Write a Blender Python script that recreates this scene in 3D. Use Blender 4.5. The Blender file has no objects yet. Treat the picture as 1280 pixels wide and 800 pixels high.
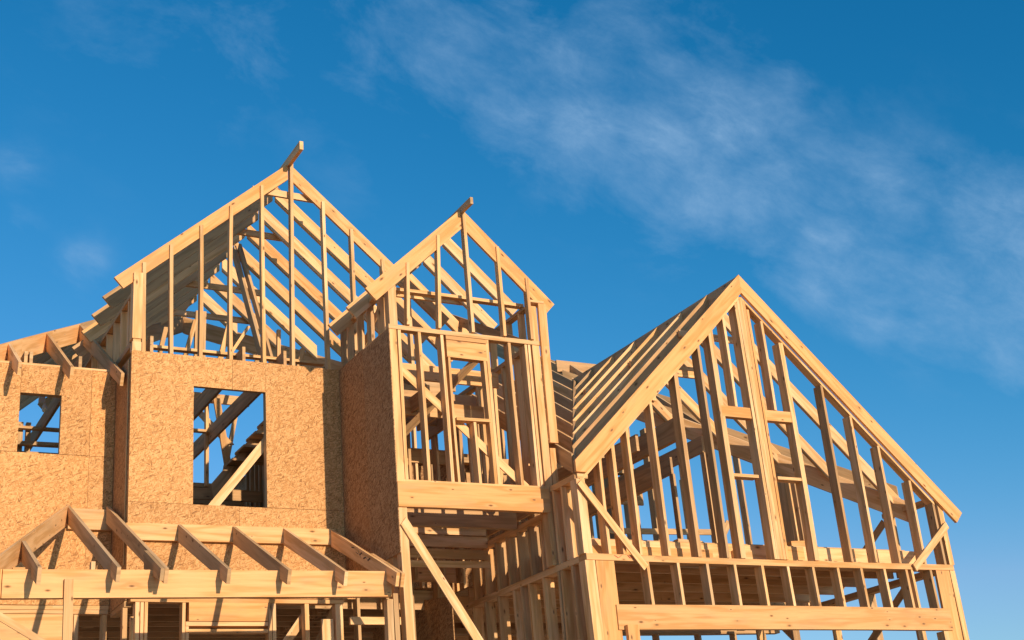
import bpy, math, random
from mathutils import Vector, Matrix
random.seed(11)
sc = bpy.context.scene
COL = sc.collection
R = math.radians

# ------------------------------------------------------------------ materials
def nd(nt, t, **k):
    n = nt.nodes.new(t)
    for a, b in k.items():
        if a in ('inp',):
            for i, v in b.items(): n.inputs[i].default_value = v
        else: setattr(n, a, b)
    return n
def mth(nt, op, a, b=None, c=None, clamp=False):
    n = nt.nodes.new('ShaderNodeMath'); n.operation = op; n.use_clamp = clamp
    for i, v in enumerate((a, b, c)):
        if v is None: continue
        if isinstance(v, (int, float)): n.inputs[i].default_value = v
        else: nt.links.new(v, n.inputs[i])
    return n.outputs[0]
def vmul(nt, v, xyz):
    n = nt.nodes.new('ShaderNodeVectorMath'); n.operation = 'MULTIPLY'
    nt.links.new(v, n.inputs[0]); n.inputs[1].default_value = xyz
    return n.outputs[0]
def mix(nt, fac, a, b, blend='MIX'):
    n = nt.nodes.new('ShaderNodeMix'); n.data_type = 'RGBA'; n.blend_type = blend
    for s, v in ((n.inputs[0], fac), (n.inputs[6], a), (n.inputs[7], b)):
        if isinstance(v, (int, float)): s.default_value = v
        elif isinstance(v, tuple): s.default_value = (*v, 1) if len(v) == 3 else v
        else: nt.links.new(v, s)
    return n.outputs[2]
def ramp(nt, v, pts, interp='LINEAR'):
    n = nt.nodes.new('ShaderNodeValToRGB'); n.color_ramp.interpolation = interp
    e = n.color_ramp.elements
    while len(e) < len(pts): e.new(.5)
    for k, (p, c) in enumerate(pts):
        e[k].position = p; e[k].color = (*c, 1) if len(c) == 3 else c
    nt.links.new(v, n.inputs[0]); return n.outputs[0]
def noise(nt, vec, scale=1, detail=4, rough=.55, dist=0):
    n = nt.nodes.new('ShaderNodeTexNoise'); nt.links.new(vec, n.inputs['Vector'])
    n.inputs['Scale'].default_value = scale; n.inputs['Detail'].default_value = detail
    n.inputs['Roughness'].default_value = rough; n.inputs['Distortion'].default_value = dist
    return n
def base(name):
    m = bpy.data.materials.new(name); m.use_nodes = True
    nt = m.node_tree; return m, nt, nt.nodes['Principled BSDF']

def wood(name, light, dark, sat=1.0, weather=0.0, knots=.20):
    m, nt, bs = base(name)
    uv = nd(nt, 'ShaderNodeUVMap'); oi = nd(nt, 'ShaderNodeObjectInfo')
    cmb = nd(nt, 'ShaderNodeCombineXYZ'); r = oi.outputs['Random']
    nt.links.new(mth(nt, 'MULTIPLY', r, 61.7), cmb.inputs[0]); nt.links.new(mth(nt, 'MULTIPLY', r, 37.3), cmb.inputs[1])
    nt.links.new(mth(nt, 'MULTIPLY', r, 19.0), cmb.inputs[2])
    ad = nd(nt, 'ShaderNodeVectorMath', operation='ADD')
    nt.links.new(uv.outputs[0], ad.inputs[0]); nt.links.new(cmb.outputs[0], ad.inputs[1]); P = ad.outputs[0]
    # knots first, they bend the grain
    kn = nd(nt, 'ShaderNodeTexVoronoi', feature='F1', voronoi_dimensions='2D'); nt.links.new(vmul(nt, P, (3.6, 8.5, 1)), kn.inputs['Vector'])
    kn.inputs['Scale'].default_value = 1.0
    sepc = nd(nt, 'ShaderNodeSeparateColor'); nt.links.new(kn.outputs['Color'], sepc.inputs[0])
    on = mth(nt, 'LESS_THAN', sepc.outputs[0], knots)
    size = mth(nt, 'MULTIPLY_ADD', sepc.outputs[1], .085, .045)
    q = mth(nt, 'DIVIDE', kn.outputs['Distance'], size)
    core = mth(nt, 'MULTIPLY', mth(nt, 'SUBTRACT', 1.25, q, clamp=True), on, clamp=True)
    halo = mth(nt, 'MULTIPLY', mth(nt, 'DIVIDE', 1.0, mth(nt, 'MULTIPLY_ADD', q, q, 1.0)), on)
    # growth rings
    n1 = noise(nt, vmul(nt, P, (.55, 5.5, 1)), 1, 3, .5)
    ph = mth(nt, 'ADD', mth(nt, 'MULTIPLY', n1.outputs['Fac'], 26), mth(nt, 'MULTIPLY', halo, 5))
    ring = mth(nt, 'POWER', mth(nt, 'MULTIPLY_ADD', mth(nt, 'SINE', ph), .5, .5), 2.2)
    fib = noise(nt, vmul(nt, P, (3.5, 150, 1)), 1, 3, .6).outputs['Fac']
    fib2 = noise(nt, vmul(nt, P, (1.2, 34, 1)), 1, 4, .6).outputs['Fac']
    f = mth(nt, 'ADD', mth(nt, 'MULTIPLY', ring, .75), mth(nt, 'MULTIPLY', mth(nt, 'SUBTRACT', fib2, .35), 1.3))
    f = mth(nt, 'ADD', f, mth(nt, 'MULTIPLY', mth(nt, 'SUBTRACT', fib, .5), 1.2), clamp=True)
    c = mix(nt, f, light, dark)
    # board to board tone
    ro = mth(nt, 'FRACT', mth(nt, 'MULTIPLY', r, 7.31))
    tone = ramp(nt, ro, [(0, (.76, .70, .64)), (.2, (.93, .92, .92)), (.4, (1.04, 1.03, 1.06)), (.6, (1.02, .93, .82)), (.8, (1.05, 1.0, .95)), (1, (.84, .73, .60))])
    c = mix(nt, 1.0, c, tone, 'MULTIPLY')
    # large blotches of sap, dust and rain
    bl = noise(nt, vmul(nt, P, (1.6, 6, 1)), 1, 3, .6).outputs['Fac']
    c = mix(nt, mth(nt, 'MULTIPLY', mth(nt, 'SUBTRACT', bl, .52, clamp=True), 1.6 + weather * 2), c, (.36, .25, .15))
    pink = noise(nt, vmul(nt, P, (.9, 3, 1)), 1, 2, .5).outputs['Fac']
    c = mix(nt, mth(nt, 'MULTIPLY', mth(nt, 'SUBTRACT', pink, .55, clamp=True), 1.6), c, (.66, .34, .17))
    if weather: c = mix(nt, weather, c, (.30, .26, .20))
    c = mix(nt, mth(nt, 'MULTIPLY', halo, .35), c, (.42, .20, .08))
    c = mix(nt, mth(nt, 'MULTIPLY', core, .85), c, (.10, .045, .02))
    nt.links.new(c, bs.inputs['Base Color']); bs.inputs['Roughness'].default_value = .8
    bs.inputs['Specular IOR Level'].default_value = .25
    b = nd(nt, 'ShaderNodeBump'); b.inputs['Strength'].default_value = .25; b.inputs['Distance'].default_value = .004
    nt.links.new(mth(nt, 'ADD', fib2, mth(nt, 'MULTIPLY', core, -.6)), b.inputs['Height']); nt.links.new(b.outputs[0], bs.inputs['Normal'])
    return m

def osb(name, a, b_, c_, d_):
    m, nt, bs = base(name)
    uv = nd(nt, 'ShaderNodeUVMap'); oi = nd(nt, 'ShaderNodeObjectInfo')
    ad = nd(nt, 'ShaderNodeVectorMath', operation='ADD'); cmb = nd(nt, 'ShaderNodeCombineXYZ')
    nt.links.new(mth(nt, 'MULTIPLY', oi.outputs['Random'], 53.), cmb.inputs[0]); nt.links.new(mth(nt, 'MULTIPLY', oi.outputs['Random'], 29.), cmb.inputs[1])
    nt.links.new(uv.outputs[0], ad.inputs[0]); nt.links.new(cmb.outputs[0], ad.inputs[1]); P = ad.outputs[0]
    wob = noise(nt, P, 9, 2); wv = nd(nt, 'ShaderNodeVectorMath', operation='MULTIPLY_ADD')
    nt.links.new(wob.outputs['Color'], wv.inputs[0]); wv.inputs[1].default_value = (.02, .02, 0); nt.links.new(P, wv.inputs[2]); P2 = wv.outputs[0]
    outs = []; hs = []
    for k, (ang, sx, sy) in enumerate(((.35, 23, 100), (1.25, 20, 86), (2.0, 22, 92), (2.75, 19, 104))):
        mp = nd(nt, 'ShaderNodeMapping'); mp.inputs['Rotation'].default_value = (0, 0, ang)
        nt.links.new(P2, mp.inputs[0])
        v = nd(nt, 'ShaderNodeTexVoronoi', feature='F1', voronoi_dimensions='2D'); v.inputs['Scale'].default_value = 1
        nt.links.new(vmul(nt, mp.outputs[0], (sx, sy, 1)), v.inputs['Vector'])
        s = nd(nt, 'ShaderNodeSeparateColor'); nt.links.new(v.outputs['Color'], s.inputs[0])
        col = ramp(nt, s.outputs[0], [(0, d_), (.10, c_), (.38, b_), (.68, a), (.93, tuple(x * 1.12 for x in a)), (1, c_)])
        shade = mth(nt, 'MULTIPLY_ADD', mth(nt, 'POWER', v.outputs['Distance'], 2.0), -.55, 1.06)
        cc = nd(nt, 'ShaderNodeCombineColor')
        for i in range(3): nt.links.new(shade, cc.inputs[i])
        outs.append(mix(nt, 1.0, col, cc.outputs[0], 'MULTIPLY')); hs.append((s.outputs[1], s.outputs[2]))
    c = outs[0]; h = hs[0][0]
    for k in (1, 2, 3):
        g = mth(nt, 'GREATER_THAN', hs[k][0], (.5, .62, .7)[k - 1])
        c = mix(nt, g, c, outs[k])
    big = noise(nt, P, 1.3, 3).outputs['Fac']
    c = mix(nt, mth(nt, 'MULTIPLY', mth(nt, 'SUBTRACT', big, .5, clamp=True), 1.1), c, (.44, .21, .08))
    st = ramp(nt, mth(nt, 'FRACT', mth(nt, 'MULTIPLY', oi.outputs['Random'], 5.7)), [(0, (.90, .88, .86)), (.5, (1, 1, 1)), (1, (1.05, .99, .92))])
    c = mix(nt, 1.0, c, st, 'MULTIPLY')
    nt.links.new(c, bs.inputs['Base Color']); bs.inputs['Roughness'].default_value = .75; bs.inputs['Specular IOR Level'].default_value = .25
    b = nd(nt, 'ShaderNodeBump'); b.inputs['Strength'].default_value = .35; b.inputs['Distance'].default_value = .004
    nt.links.new(hs[0][1], b.inputs['Height']); nt.links.new(b.outputs[0], bs.inputs['Normal'])
    return m

M = {}
M['w'] = wood('fresh_lumber', (.84, .555, .30), (.62, .36, .15))
M['w2'] = wood('weathered_lumber', (.66, .43, .22), (.45, .27, .12), weather=.14)
M['w3'] = wood('header_lumber', (.77, .445, .20), (.61, .31, .112), knots=.32)
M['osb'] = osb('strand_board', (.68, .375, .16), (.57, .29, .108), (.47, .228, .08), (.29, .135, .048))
M['osbs'] = osb('strand_board_shaded', (.46, .27, .13), (.36, .195, .085), (.25, .12, .05), (.14, .07, .03))  # darker copy of strand_board for unlit panels, shade put into the colour
def plain(name, c, rough=.5, metal=0, em=None):
    m, nt, bs = base(name)
    tc = nd(nt, 'ShaderNodeTexCoord'); n = noise(nt, tc.outputs['Object'], 30, 3)
    nt.links.new(mix(nt, mth(nt, 'MULTIPLY', n.outputs['Fac'], .3), c, tuple(x * .6 for x in c)), bs.inputs['Base Color'])
    bs.inputs['Roughness'].default_value = rough; bs.inputs['Metallic'].default_value = metal
    return m
M['white'] = plain('white_plastic', (.75, .75, .72))
M['red'] = plain('red_marker', (.55, .06, .05), .8)
M['green'] = plain('green_marker', (.10, .42, .10), .8)
M['ink'] = plain('black_ink', (.05, .035, .03), .9)
M['metal'] = plain('galvanised', (.6, .6, .62), .35, 1)
m, nt, bs = base('bare_dirt')
tc = nd(nt, 'ShaderNodeTexCoord')
n = noise(nt, tc.outputs['Object'], .35, 8, .65); n2 = noise(nt, tc.outputs['Object'], 9, 5, .6)
c = mix(nt, n.outputs['Fac'], (.34, .23, .14), (.50, .37, .24))
c = mix(nt, mth(nt, 'MULTIPLY', n2.outputs['Fac'], .5), c, (.14, .09, .05))
nt.links.new(c, bs.inputs['Base Color']); bs.inputs['Roughness'].default_value = .95
M['dirt'] = m
M['concrete'] = plain('concrete', (.42, .40, .37), .9)

# ------------------------------------------------------------------ geometry
V3 = Vector
def mesh_from(name, prisms, mat, parent=None, jit=.0012):
    """prisms: list of (polygon points, extrude vector, length axis). One mesh object."""
    vs, fs, uvs = [], [], []
    for poly, ext, ax in prisms:
        poly = [V3(p) for p in poly]; ext = V3(ext); ax = V3(ax).normalized()
        j = V3([random.uniform(-jit, jit) for _ in range(3)])
        o = len(vs); n = len(poly)
        nrm = V3((0, 0, 0))
        for i in range(n): nrm += poly[i].cross(poly[(i + 1) % n])
        if nrm.dot(ext) > 0: poly = poly[::-1]
        # long boards are never dead straight: give them a few mm of bow and twist
        L = ext.length; seg = 1
        if L > 1.1 and n == 4 and not mat.startswith('osb') and (poly[1] - poly[0]).length < .5: seg = 4
        q1 = (poly[1] - poly[0]).normalized(); q2 = (poly[-1] - poly[0]).normalized()
        b1, b2 = random.gauss(0, .0022) * L ** .8, random.gauss(0, .0016) * L ** .8
        al = []
        for r_ in range(seg + 1):
            t = r_ / seg; w_ = 4 * t * (1 - t) if seg > 1 else 0
            al += [p + ext * t + j + q1 * (b1 * w_) + q2 * (b2 * w_) for p in poly]
        vs += al; m_ = seg * n
        F = [list(range(n)), [m_ + k for k in range(n)][::-1]]
        for r_ in range(seg):
            for i in range(n): F.append([r_ * n + i, (r_ + 1) * n + i, (r_ + 1) * n + (i + 1) % n, r_ * n + (i + 1) % n])
        ru, rv = random.uniform(0, 9), random.uniform(0, 9)
        for f in F:
            p0, p1, p2 = al[f[0]], al[f[1]], al[f[2]]
            fn = (p1 - p0).cross(p2 - p0)
            fn = fn.normalized() if fn.length > 1e-12 else V3((0, 0, 1))
            u = ax - fn * ax.dot(fn)
            if u.length < .25: u = V3((0, 0, 1)).cross(fn) if abs(fn.z) < .9 else V3((1, 0, 0))
            u.normalize(); w = fn.cross(u)
            fs.append([o + k for k in f])
            off = fn.x * .31 + fn.y * .57 + fn.z * .83
            uvs.append([(al[k].dot(u) + ru, al[k].dot(w) + rv + off) for k in f])
    me = bpy.data.meshes.new(name); me.from_pydata([tuple(v) for v in vs], [], fs)
    ul = me.uv_layers.new(name='UVMap')
    for p, uv in zip(me.polygons, uvs):
        for li, t in zip(p.loop_indices, uv): ul.data[li].uv = t
    me.materials.append(M[mat]); me.validate(); me.update()
    ob = bpy.data.objects.new(name, me); COL.objects.link(ob)
    if parent: ob.parent = parent
    return ob
def B(p0, p1, s, d):
    """board from p0 to p1 with cross-section edges s and d"""
    p0, p1, s, d = V3(p0), V3(p1), V3(s), V3(d)
    return ([p0, p0 + s, p0 + s + d, p0 + d], p1 - p0, p1 - p0)
def PR(poly, ext, ax): return (poly, ext, ax)
def part(name, parent, prisms, mat='w', label=None):
    if isinstance(prisms, tuple): prisms = [prisms]
    o = mesh_from(name, prisms, mat, parent)
    if label: o['label'] = label
    return o
T = .038
jr = lambda a=.004: random.uniform(-a, a)
def stud(parent, x, y, z0, z1, w=T, dep=.14, name='stud', mat=None, xt=None, label=None):
    """vertical stud, x is its right edge at the foot, xt right edge at the top, y its front face"""
    if xt is None: xt = x + jr(.005)
    y2 = y + jr(.002)
    mat = mat or random.choice(('w', 'w', 'w', 'w2'))
    return part(name, parent, B((x - w, y2, z0), (xt - w, y2 + jr(.003), z1), (w, 0, 0), (0, dep, 0)), mat, label)
def ystud(parent, x, y, z0, z1, w=.14, name='stud', mat=None):
    """stud in a wall that runs front to back; wide face to the front, x its left edge"""
    x2 = x + jr(.002)
    return part(name, parent, B((x2, y, z0), (x2 + jr(.002), y + jr(.006), z1), (w, 0, 0), (0, T, 0)), mat or random.choice(('w', 'w', 'w2')))

house = bpy.data.objects.new('house_frame', None); COL.objects.link(house); house.location = (8, 15, 0)
house['label'] = 'unfinished timber house frame with open gable rafters, bare studs and strand board walls'
house['category'] = 'house'
CH = []
_mf = mesh_from
def fixparent():
    pass

def node(name, prisms, mat='w', label=None):
    o = part(name, house, prisms[:1] if isinstance(prisms, list) else prisms, mat, label)
    if isinstance(prisms, list):
        for p in prisms[1:]: part('plate', o, p, mat)
    return o

# ================================================================== RIGHT WING (gable wall on y=12.5)
Y = 12.5
gw = node('gable_wall', [B((8.012, Y, 4.565), (13.715, Y - .002, 4.565), (0, 0, .072), (0, .14, 0)),
                         ], 'w', 'wide open stud gable wall above a long header')
# lower part: corner posts, panels, header, cripples
for x0, x1, z1 in ((7.985, 8.115, 4.56),):
    part('corner_post', gw, B((x0 + .06, Y - .004, .55), (x0, Y, z1), (.13, 0, 0), (0, .14, 0)), 'w')
part('corner_post', gw, B((13.64, Y - .004, .55), (13.63, Y, 4.56), (.09, 0, 0), (0, .14, 0)), 'w')
part('trim_board', gw, B((8.135, Y - .008, .55), (8.127, Y, 4.56), (.245, 0, 0), (0, T, 0)), 'w3')
part('trim_board', gw, B((13.385, Y - .008, .55), (13.38, Y, 4.56), (.24, 0, 0), (0, T, 0)), 'w3')
part('header', gw, B((8.325, Y - .024, 3.785), (13.46, Y - .024, 3.78), (0, 0, .277), (0, .078, 0)), 'w3', 'long solid header beam with small knots')
part('jack_stud', gw, B((8.40, Y - .085, .55), (8.40, Y - .085, 3.83), (.15, 0, 0), (0, .055, 0)), 'w3')
part('jack_stud', gw, B((13.30, Y + .0, .55), (13.30, Y, 3.775), (.075, 0, 0), (0, .13, 0)), 'w')
for i, x in enumerate((8.862, 9.29, 9.71, 10.115, 10.53, 10.93, 11.33, 11.73, 12.12, 12.51, 12.895, 12.99, 13.325)):
    stud(gw, x, Y + .004, 4.064, 4.562, name='cripple_stud', xt=x - .012)
# gable studs above plate: right edge, z of top
def rk(x, zap=8.415, xa=10.81, sl=.955): return zap - sl * abs(x - xa)
for x, w_, gap in ((8.10, .115, 0), (8.355, T, 0), (8.56, .045, 0), (8.785, T, 0), (9.18, T, 0), (9.625, .058, 0), (10.03, T, 0),
                (10.275, .075, 0), (11.42, .07, 0), (11.985, T, 0), (12.395, T, 0), (12.80, T, 0), (13.245, T, 0)):
    zt = rk(x) - .30
    if x < 8.2: zt = 5.50
    if x == 13.245: zt = rk(x) - .33
    stud(gw, x, Y + .004, 4.638, zt, w=w_)
stud(gw, 13.605, Y + .004, 4.638, 5.50); part('corner_post', gw, B((13.655, Y, 4.638), (13.645, Y, 5.52), (.085, 0, 0), (0, .14, 0)), 'w')
for k in range(4):
    part('king_stud', gw, B((10.705 + k * .047, Y - .002 + k * .001, 4.638), (10.700 + k * .047, Y, rk(10.72 + k * .045) - .30), (.043, 0, 0), (0, .15, 0)), 'w' if k != 3 else 'w3')
part('king_stud', gw, B((10.893, Y + .002, 4.638), (10.888, Y, 7.95), (.038, 0, 0), (0, .14, 0)), 'w3')
for x0, x1 in ((10.235, 10.695), (10.94, 11.385)):
    part('header', gw, B((x0, Y + .006, 6.432 - (x0 > 10.9) * .005), (x1, Y + .006, 6.432), (0, 0, .14), (0, .09, 0)), 'w3')
    part('sill', gw, B((x0 + .03, Y + .008, 5.655), (x1 - .03, Y + .008, 5.655), (0, 0, .038), (0, .13, 0)), 'w')
stud(gw, 10.50, Y + .004, 6.575, rk(10.5) - .30, name='cripple_stud'); stud(gw, 11.13, Y + .004, 6.575, rk(11.13) - .30, name='cripple_stud')
# sloped plates under the rake
for sx, xe in ((-1, 7.99), (1, 13.60)):
    pk = (10.81 + sx * .02, Y + .001, rk(10.83) - .262)
    part('raking_plate', gw, B((xe, Y + .001, rk(xe) - .262), pk, (0, .12, 0), (0, 0, -.05)), 'w')
part('diagonal_brace', gw, B((7.965, Y - .045, 5.42), (8.74, Y - .045, 4.45), (.062, 0, .062), (0, .018, 0)), 'w', 'flat diagonal brace at the left corner')
part('diagonal_brace', gw, B((13.69, Y - .045, 5.21), (12.95, Y - .045, 4.615), (.045, 0, -.085), (0, .019, 0)), 'w', 'flat diagonal brace at the right corner')
# marks of red chalk on the plate
part('chalk_mark', gw, [B((8.70 + a, Y - .006, 4.583 + b), (8.70 + c, Y - .006, 4.583 + d), (.008, 0, 0), (0, .003, 0)) for a, b, c, d in
     ((-.32, .04, -.27, .01), (-.27, .01, -.22, .045), (-.14, .045, -.11, .01), (-.11, .01, -.05, .045), (.0, .04, .05, .01), (.22, .012, .30, .016), (.22, .03, .33, .034), (.24, .045, .31, .04))], 'red')
# side knee wall x=8.01 (front to back) and first floor side wall
sw = node('side_wall', [B((8.0, Y + .145, 4.565), (8.0, 15.5, 4.565), (.14, 0, 0), (0, 0, .072)), B((8.0, Y + .145, .55), (8.0, 15.5, .55), (.14, 0, 0), (0, 0, .05)),
                        B((8.0, Y + .0, 5.505), (8.0, 13.14, 5.505), (.14, 0, 0), (0, 0, .065)),
                        B((8.0, 13.24, 5.235), (8.0, 15.5, 5.235), (.09, 0, 0), (0, 0, .075))], 'w', 'open stud wall running back beside the bay')
for y in (12.80, 13.04, 13.10, 13.47, 13.80, 14.0, 14.2, 14.6, 14.95, 15.3):
    ystud(sw, 8.0, y, .6, 4.562)
for y in (12.86, 13.05): ystud(sw, 8.0, y, 4.64, 5.50)
for y in (13.42, 13.70, 13.98, 14.26, 14.56, 14.9, 15.22): ystud(sw, 8.0, y, 4.64, 5.232)
# right side wall x=13.6
sr = node('side_wall', [B((13.56, Y + .145, 4.56), (13.56, 17.0, 4.56), (.14, 0, 0), (0, 0, .076)), B((13.56, Y + .145, 5.49), (13.56, 13.45, 5.49), (.14, 0, 0), (0, 0, .06))], 'w2', 'open stud wall at the far right running back')
for y in (12.95, 13.35): ystud(sr, 13.56, y, 4.64, 5.488)
for y in (13.2, 14.0, 14.8, 15.7, 16.5): ystud(sr, 13.56, y, .6, 4.555)
part('diagonal_brace', sr, B((13.60, 13.45, 5.40), (13.60, 14.6, 4.66), (.018, 0, 0), (0, .06, .09)), 'w')
part('diagonal_brace', sr, B((13.52, 13.1, 4.5), (13.52, 15.4, 2.9), (.018, 0, 0), (0, .06, .09)), 'w2')
part('diagonal_brace', sr, B((13.72, 14.3, 2.7), (13.72, 16.2, 4.5), (.018, 0, 0), (0, -.06, .09)), 'w2')

# right gable roof
XR, ZR = 10.81, 8.42
SLR = .955
rr = node('gable_roof', [B((XR - .019, Y - .0, ZR - .02), (XR - .019, 16.75, ZR + .01), (T, 0, 0), (0, 0, -.235))], 'w2', 'lowest gable roof, closely stacked rafters on the right wing')
def rafter(parent, y, xa, za, xe, sl, dep=.255, th=T, mat='w', tail=None, xoff=.0, name='rafter', label=None):
    s = 1 if xe > xa else -1
    ze = za - sl * abs(xe - xa)
    x0 = xa + s * xoff
    z0 = za - sl * xoff
    poly = [(x0, y, z0), (xe, y, ze)]
    if tail == 'level': poly += [(xe, y, ze - .135), (xe + -s * .14, y, ze - .135), ]
    elif tail == 'square':
        l = math.hypot(1, sl); poly += [(xe - s * sl * dep / l / l * 1.0, y, ze - dep / l / l)]
    else: poly += [(xe, y, ze - dep)]
    poly += [(x0, y, z0 - dep)]
    return part(name, parent, PR(poly, (0, th, 0), (s, 0, -sl)), mat, label)
ys = [12.455, 13.13, 13.73, 14.32, 14.92, 15.51, 16.10]
def valley_y(z): return 13.0 + (z - 5.57) / .78
for i, y in enumerate(ys):
    mat = 'w' if i == 0 else random.choice(('w', 'w2', 'w'))
    if i == 0:
        rafter(rr, y, XR, ZR, 7.965, SLR, .262, .04, 'w3', 'level', name='rake_board')
        rafter(rr, y, XR, ZR, 14.035, SLR, .262, .04, 'w3', 'square', name='rake_board')
    else:
        zv = 5.57 + .78 * (y - 13.0)
        xl = max(7.97, min(XR - .25, 9.943 + (y - 15.445) / 1.48)); xr_ = XR + max(.3, (ZR - zv) / SLR)
        if zv < 5.6: xr_ = 13.66
        rafter(rr, y, XR, ZR + jr(.01), xl, SLR, .24, T, mat, xoff=.02)
        rafter(rr, y, XR, ZR + jr(.01), xr_, SLR, .24, T, 'w', xoff=.02)
for y, z in ((13.02, 7.80), (13.0, 7.22), (14.2, 7.8), (15.4, 7.8)):
    hw = (ZR - z) / SLR - .03
    if z < 7.5: hw = .9
    part('collar_tie', rr, B((XR - hw, y + .05, z), (XR + (hw if z > 7.5 else -.35), y + .05, z), (0, T, 0), (0, 0, -.09)), 'w')
# main rear roof, plane B, with valleys
mr = node('main_roof', [B((10.9, 17.30, 8.98), (12.1, 17.30, 8.98), (0, T, 0), (0, 0, -.2))], 'w2', 'low main roof rafters sloping down between the bay and the right gable')
part('valley_rafter', mr, B((XR, 16.70, 8.44), (7.98, 12.53, 5.68), (.04, 0, 0), (0, 0, -.26)), 'w2')
part('valley_rafter', mr, B((XR, 16.75, 8.47), (13.62, 12.97, 5.60), (.04, 0, 0), (0, 0, -.30)), 'w')
part('valley_rafter', mr, B((XR + .045, 16.77, 8.47), (13.665, 12.99, 5.60), (.04, 0, 0), (0, 0, -.30)), 'w')
part('hip_rafter', mr, B((XR + .15, 17.25, 8.80), (13.95, 13.45, 5.98), (.04, .03, 0), (0, 0, -.22)), 'w2')
part('hip_rafter', mr, B((11.10, 19.79, 10.28), (12.95, 16.20, 7.95), (.035, .02, 0), (0, 0, -.25)), 'w')
zB = lambda y: 5.57 + .78 * (y - 13.0)
zC = lambda y: 7.59 + .65 * (y - 15.445)
x = 8.18
while x < 11.5:
    yv = 15.47 + (x - 9.943) * 1.48
    yt = min(18.9, 17.3 - (10.18 - x) * 1.45 + (.9 if x < 9.8 else 0))
    if x > 10.6: yt = 18.65 + (11.68 - x) * 1.9
    if yt > yv + .3: part('jack_rafter', mr, B((x, yt, zC(yt)), (x, yv, zC(yv)), (T, 0, 0), (0, 0, -.24)), random.choice(('w', 'w2')))
    x += .43
for x in (11.15, 11.6, 12.05):
    zv = ZR - SLR * abs(x - XR); yv = 13.0 + (zv - 5.57) / .78
    part('jack_rafter', mr, B((x, 17.29, zB(17.29)), (x, yv, zB(yv)), (T, 0, 0), (0, 0, -.24)), 'w2')
for x in (7.35, 7.75):
    part('jack_rafter', mr, B((x, 17.29, zB(17.29)), (x, 15.75, zB(15.75)), (T, 0, 0), (0, 0, -.24)), 'w2')
for x0, x1, z1 in ((7.25, 8.45, 7.3), (8.455, 9.65, 7.3), (9.655, 10.85, 6.9)):
    part('sheathing_panel', mr, B((x0, 17.38, 4.6), (x1, 17.38, 4.6), (0, .012, 0), (0, 0, z1 - 4.6)), 'osbs')
rw = node('rear_wall', [B((8.2, 17.2, 4.56), (14.6, 17.2, 4.56), (0, .14, 0), (0, 0, .08)), B((8.2, 17.2, 7.1), (12.0, 17.2, 7.1), (0, .14, 0), (0, 0, .08))], 'w2', 'far stud wall seen through the right gable')
for x in (8.5, 8.9, 9.3, 9.9, 10.6, 11.2, 11.38, 11.5, 11.62, 11.95, 12.1, 12.45, 13.15, 13.62, 14.3):
    stud(rw, x, 17.2, 4.64, 7.1 if x < 12 else min(8.4, 7.9), mat='w2')
for x in (12.25, 12.85, 13.38, 13.95, 14.1): stud(rw, x, 17.6, 4.64, 7.2, mat='w', dep=.09)
for x in (9.0, 9.8, 10.6, 11.4, 12.2, 13.0, 13.7, 14.3): stud(rw, x, 17.2, .55, 4.55, mat='w2')
part('diagonal_brace', rw, B((12.6, 17.15, 4.7), (13.8, 17.15, 6.4), (.1, 0, -.05), (0, .019, 0)), 'w2')
part('wide_post', rw, B((14.62, 16.3, 4.6), (14.62, 16.3, 7.3), (.09, 0, 0), (0, .55, 0)), 'w2')
part('wide_post', rw, B((14.50, 16.3, 4.6), (14.50, 16.3, 7.3), (.03, 0, 0), (0, .09, 0)), 'w')
# ceiling beams inside the right wing
cf = node('ceiling_frame', [B((9.05, 12.75, 6.16), (9.05, 16.9, 6.16), (T, 0, 0), (0, 0, -.19))], 'w2')
part('ceiling_joist', cf, B((9.70, 12.75, 6.46), (9.70, 16.9, 6.46), (.076, 0, 0), (0, 0, -.28)), 'w2')
part('ceiling_joist', cf, B((9.45, 13.3, 6.38), (9.45, 16.9, 6.38), (T, 0, 0), (0, 0, -.14)), 'w2')
part('ceiling_joist', cf, B((10.35, 14.2, 6.30), (10.35, 17.1, 6.30), (.076, 0, 0), (0, 0, -.28)), 'w2')
for x, z, h in ((8.55, 6.0, .14), (8.9, 5.98, .19), (10.9, 6.55, .24), (11.5, 6.9, .24)):
    part('ceiling_joist', cf, B((x, 12.78 if x < 9.5 else 14.6, z), (x, 17.1, z), (T, 0, 0), (0, 0, -h)), 'w2')
for x, y, z in ((10.385, 14.17, 6.015), (10.93, 14.57, 6.30), (11.53, 14.57, 6.65)): stud(cf, x, y, 4.92, z, mat='w2', dep=.09)
part('cross_board', cf, B((11.2, 16.9, 6.5), (12.0, 16.9, 6.5), (0, T, 0), (0, 0, .24)), 'w2')
part('cross_board', cf, B((11.3, 17.0, 6.05), (13.4, 17.0, 6.1), (0, T, 0), (0, 0, .09)), 'w2')
for y, x0, x1 in ((14.9, 8.2, 9.75), (16.2, 8.3, 10.4), (15.6, 8.2, 9.8)): part('blocking', cf, B((x0, y, 6.25), (x1, y, 6.25), (0, T, 0), (0, 0, .2)), 'w2')
# second floor deck
fd = node('floor_deck', [B((8.16, 12.9, 4.895), (13.3, 12.9, 4.895), (0, 3.7, 0), (0, 0, .018)), B((8.16, 16.62, 4.896), (11.6, 16.62, 4.896), (0, 4.2, 0), (0, 0, .018))], 'w2', 'strand board floor deck over its joists')
y = 12.86
while y < 21:
    part('floor_joist', fd, B((8.15, y, 4.645), (13.54 if y < 16.6 else 11.6, y, 4.645), (0, T, 0), (0, 0, .245)), 'w')
    y += .56

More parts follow.
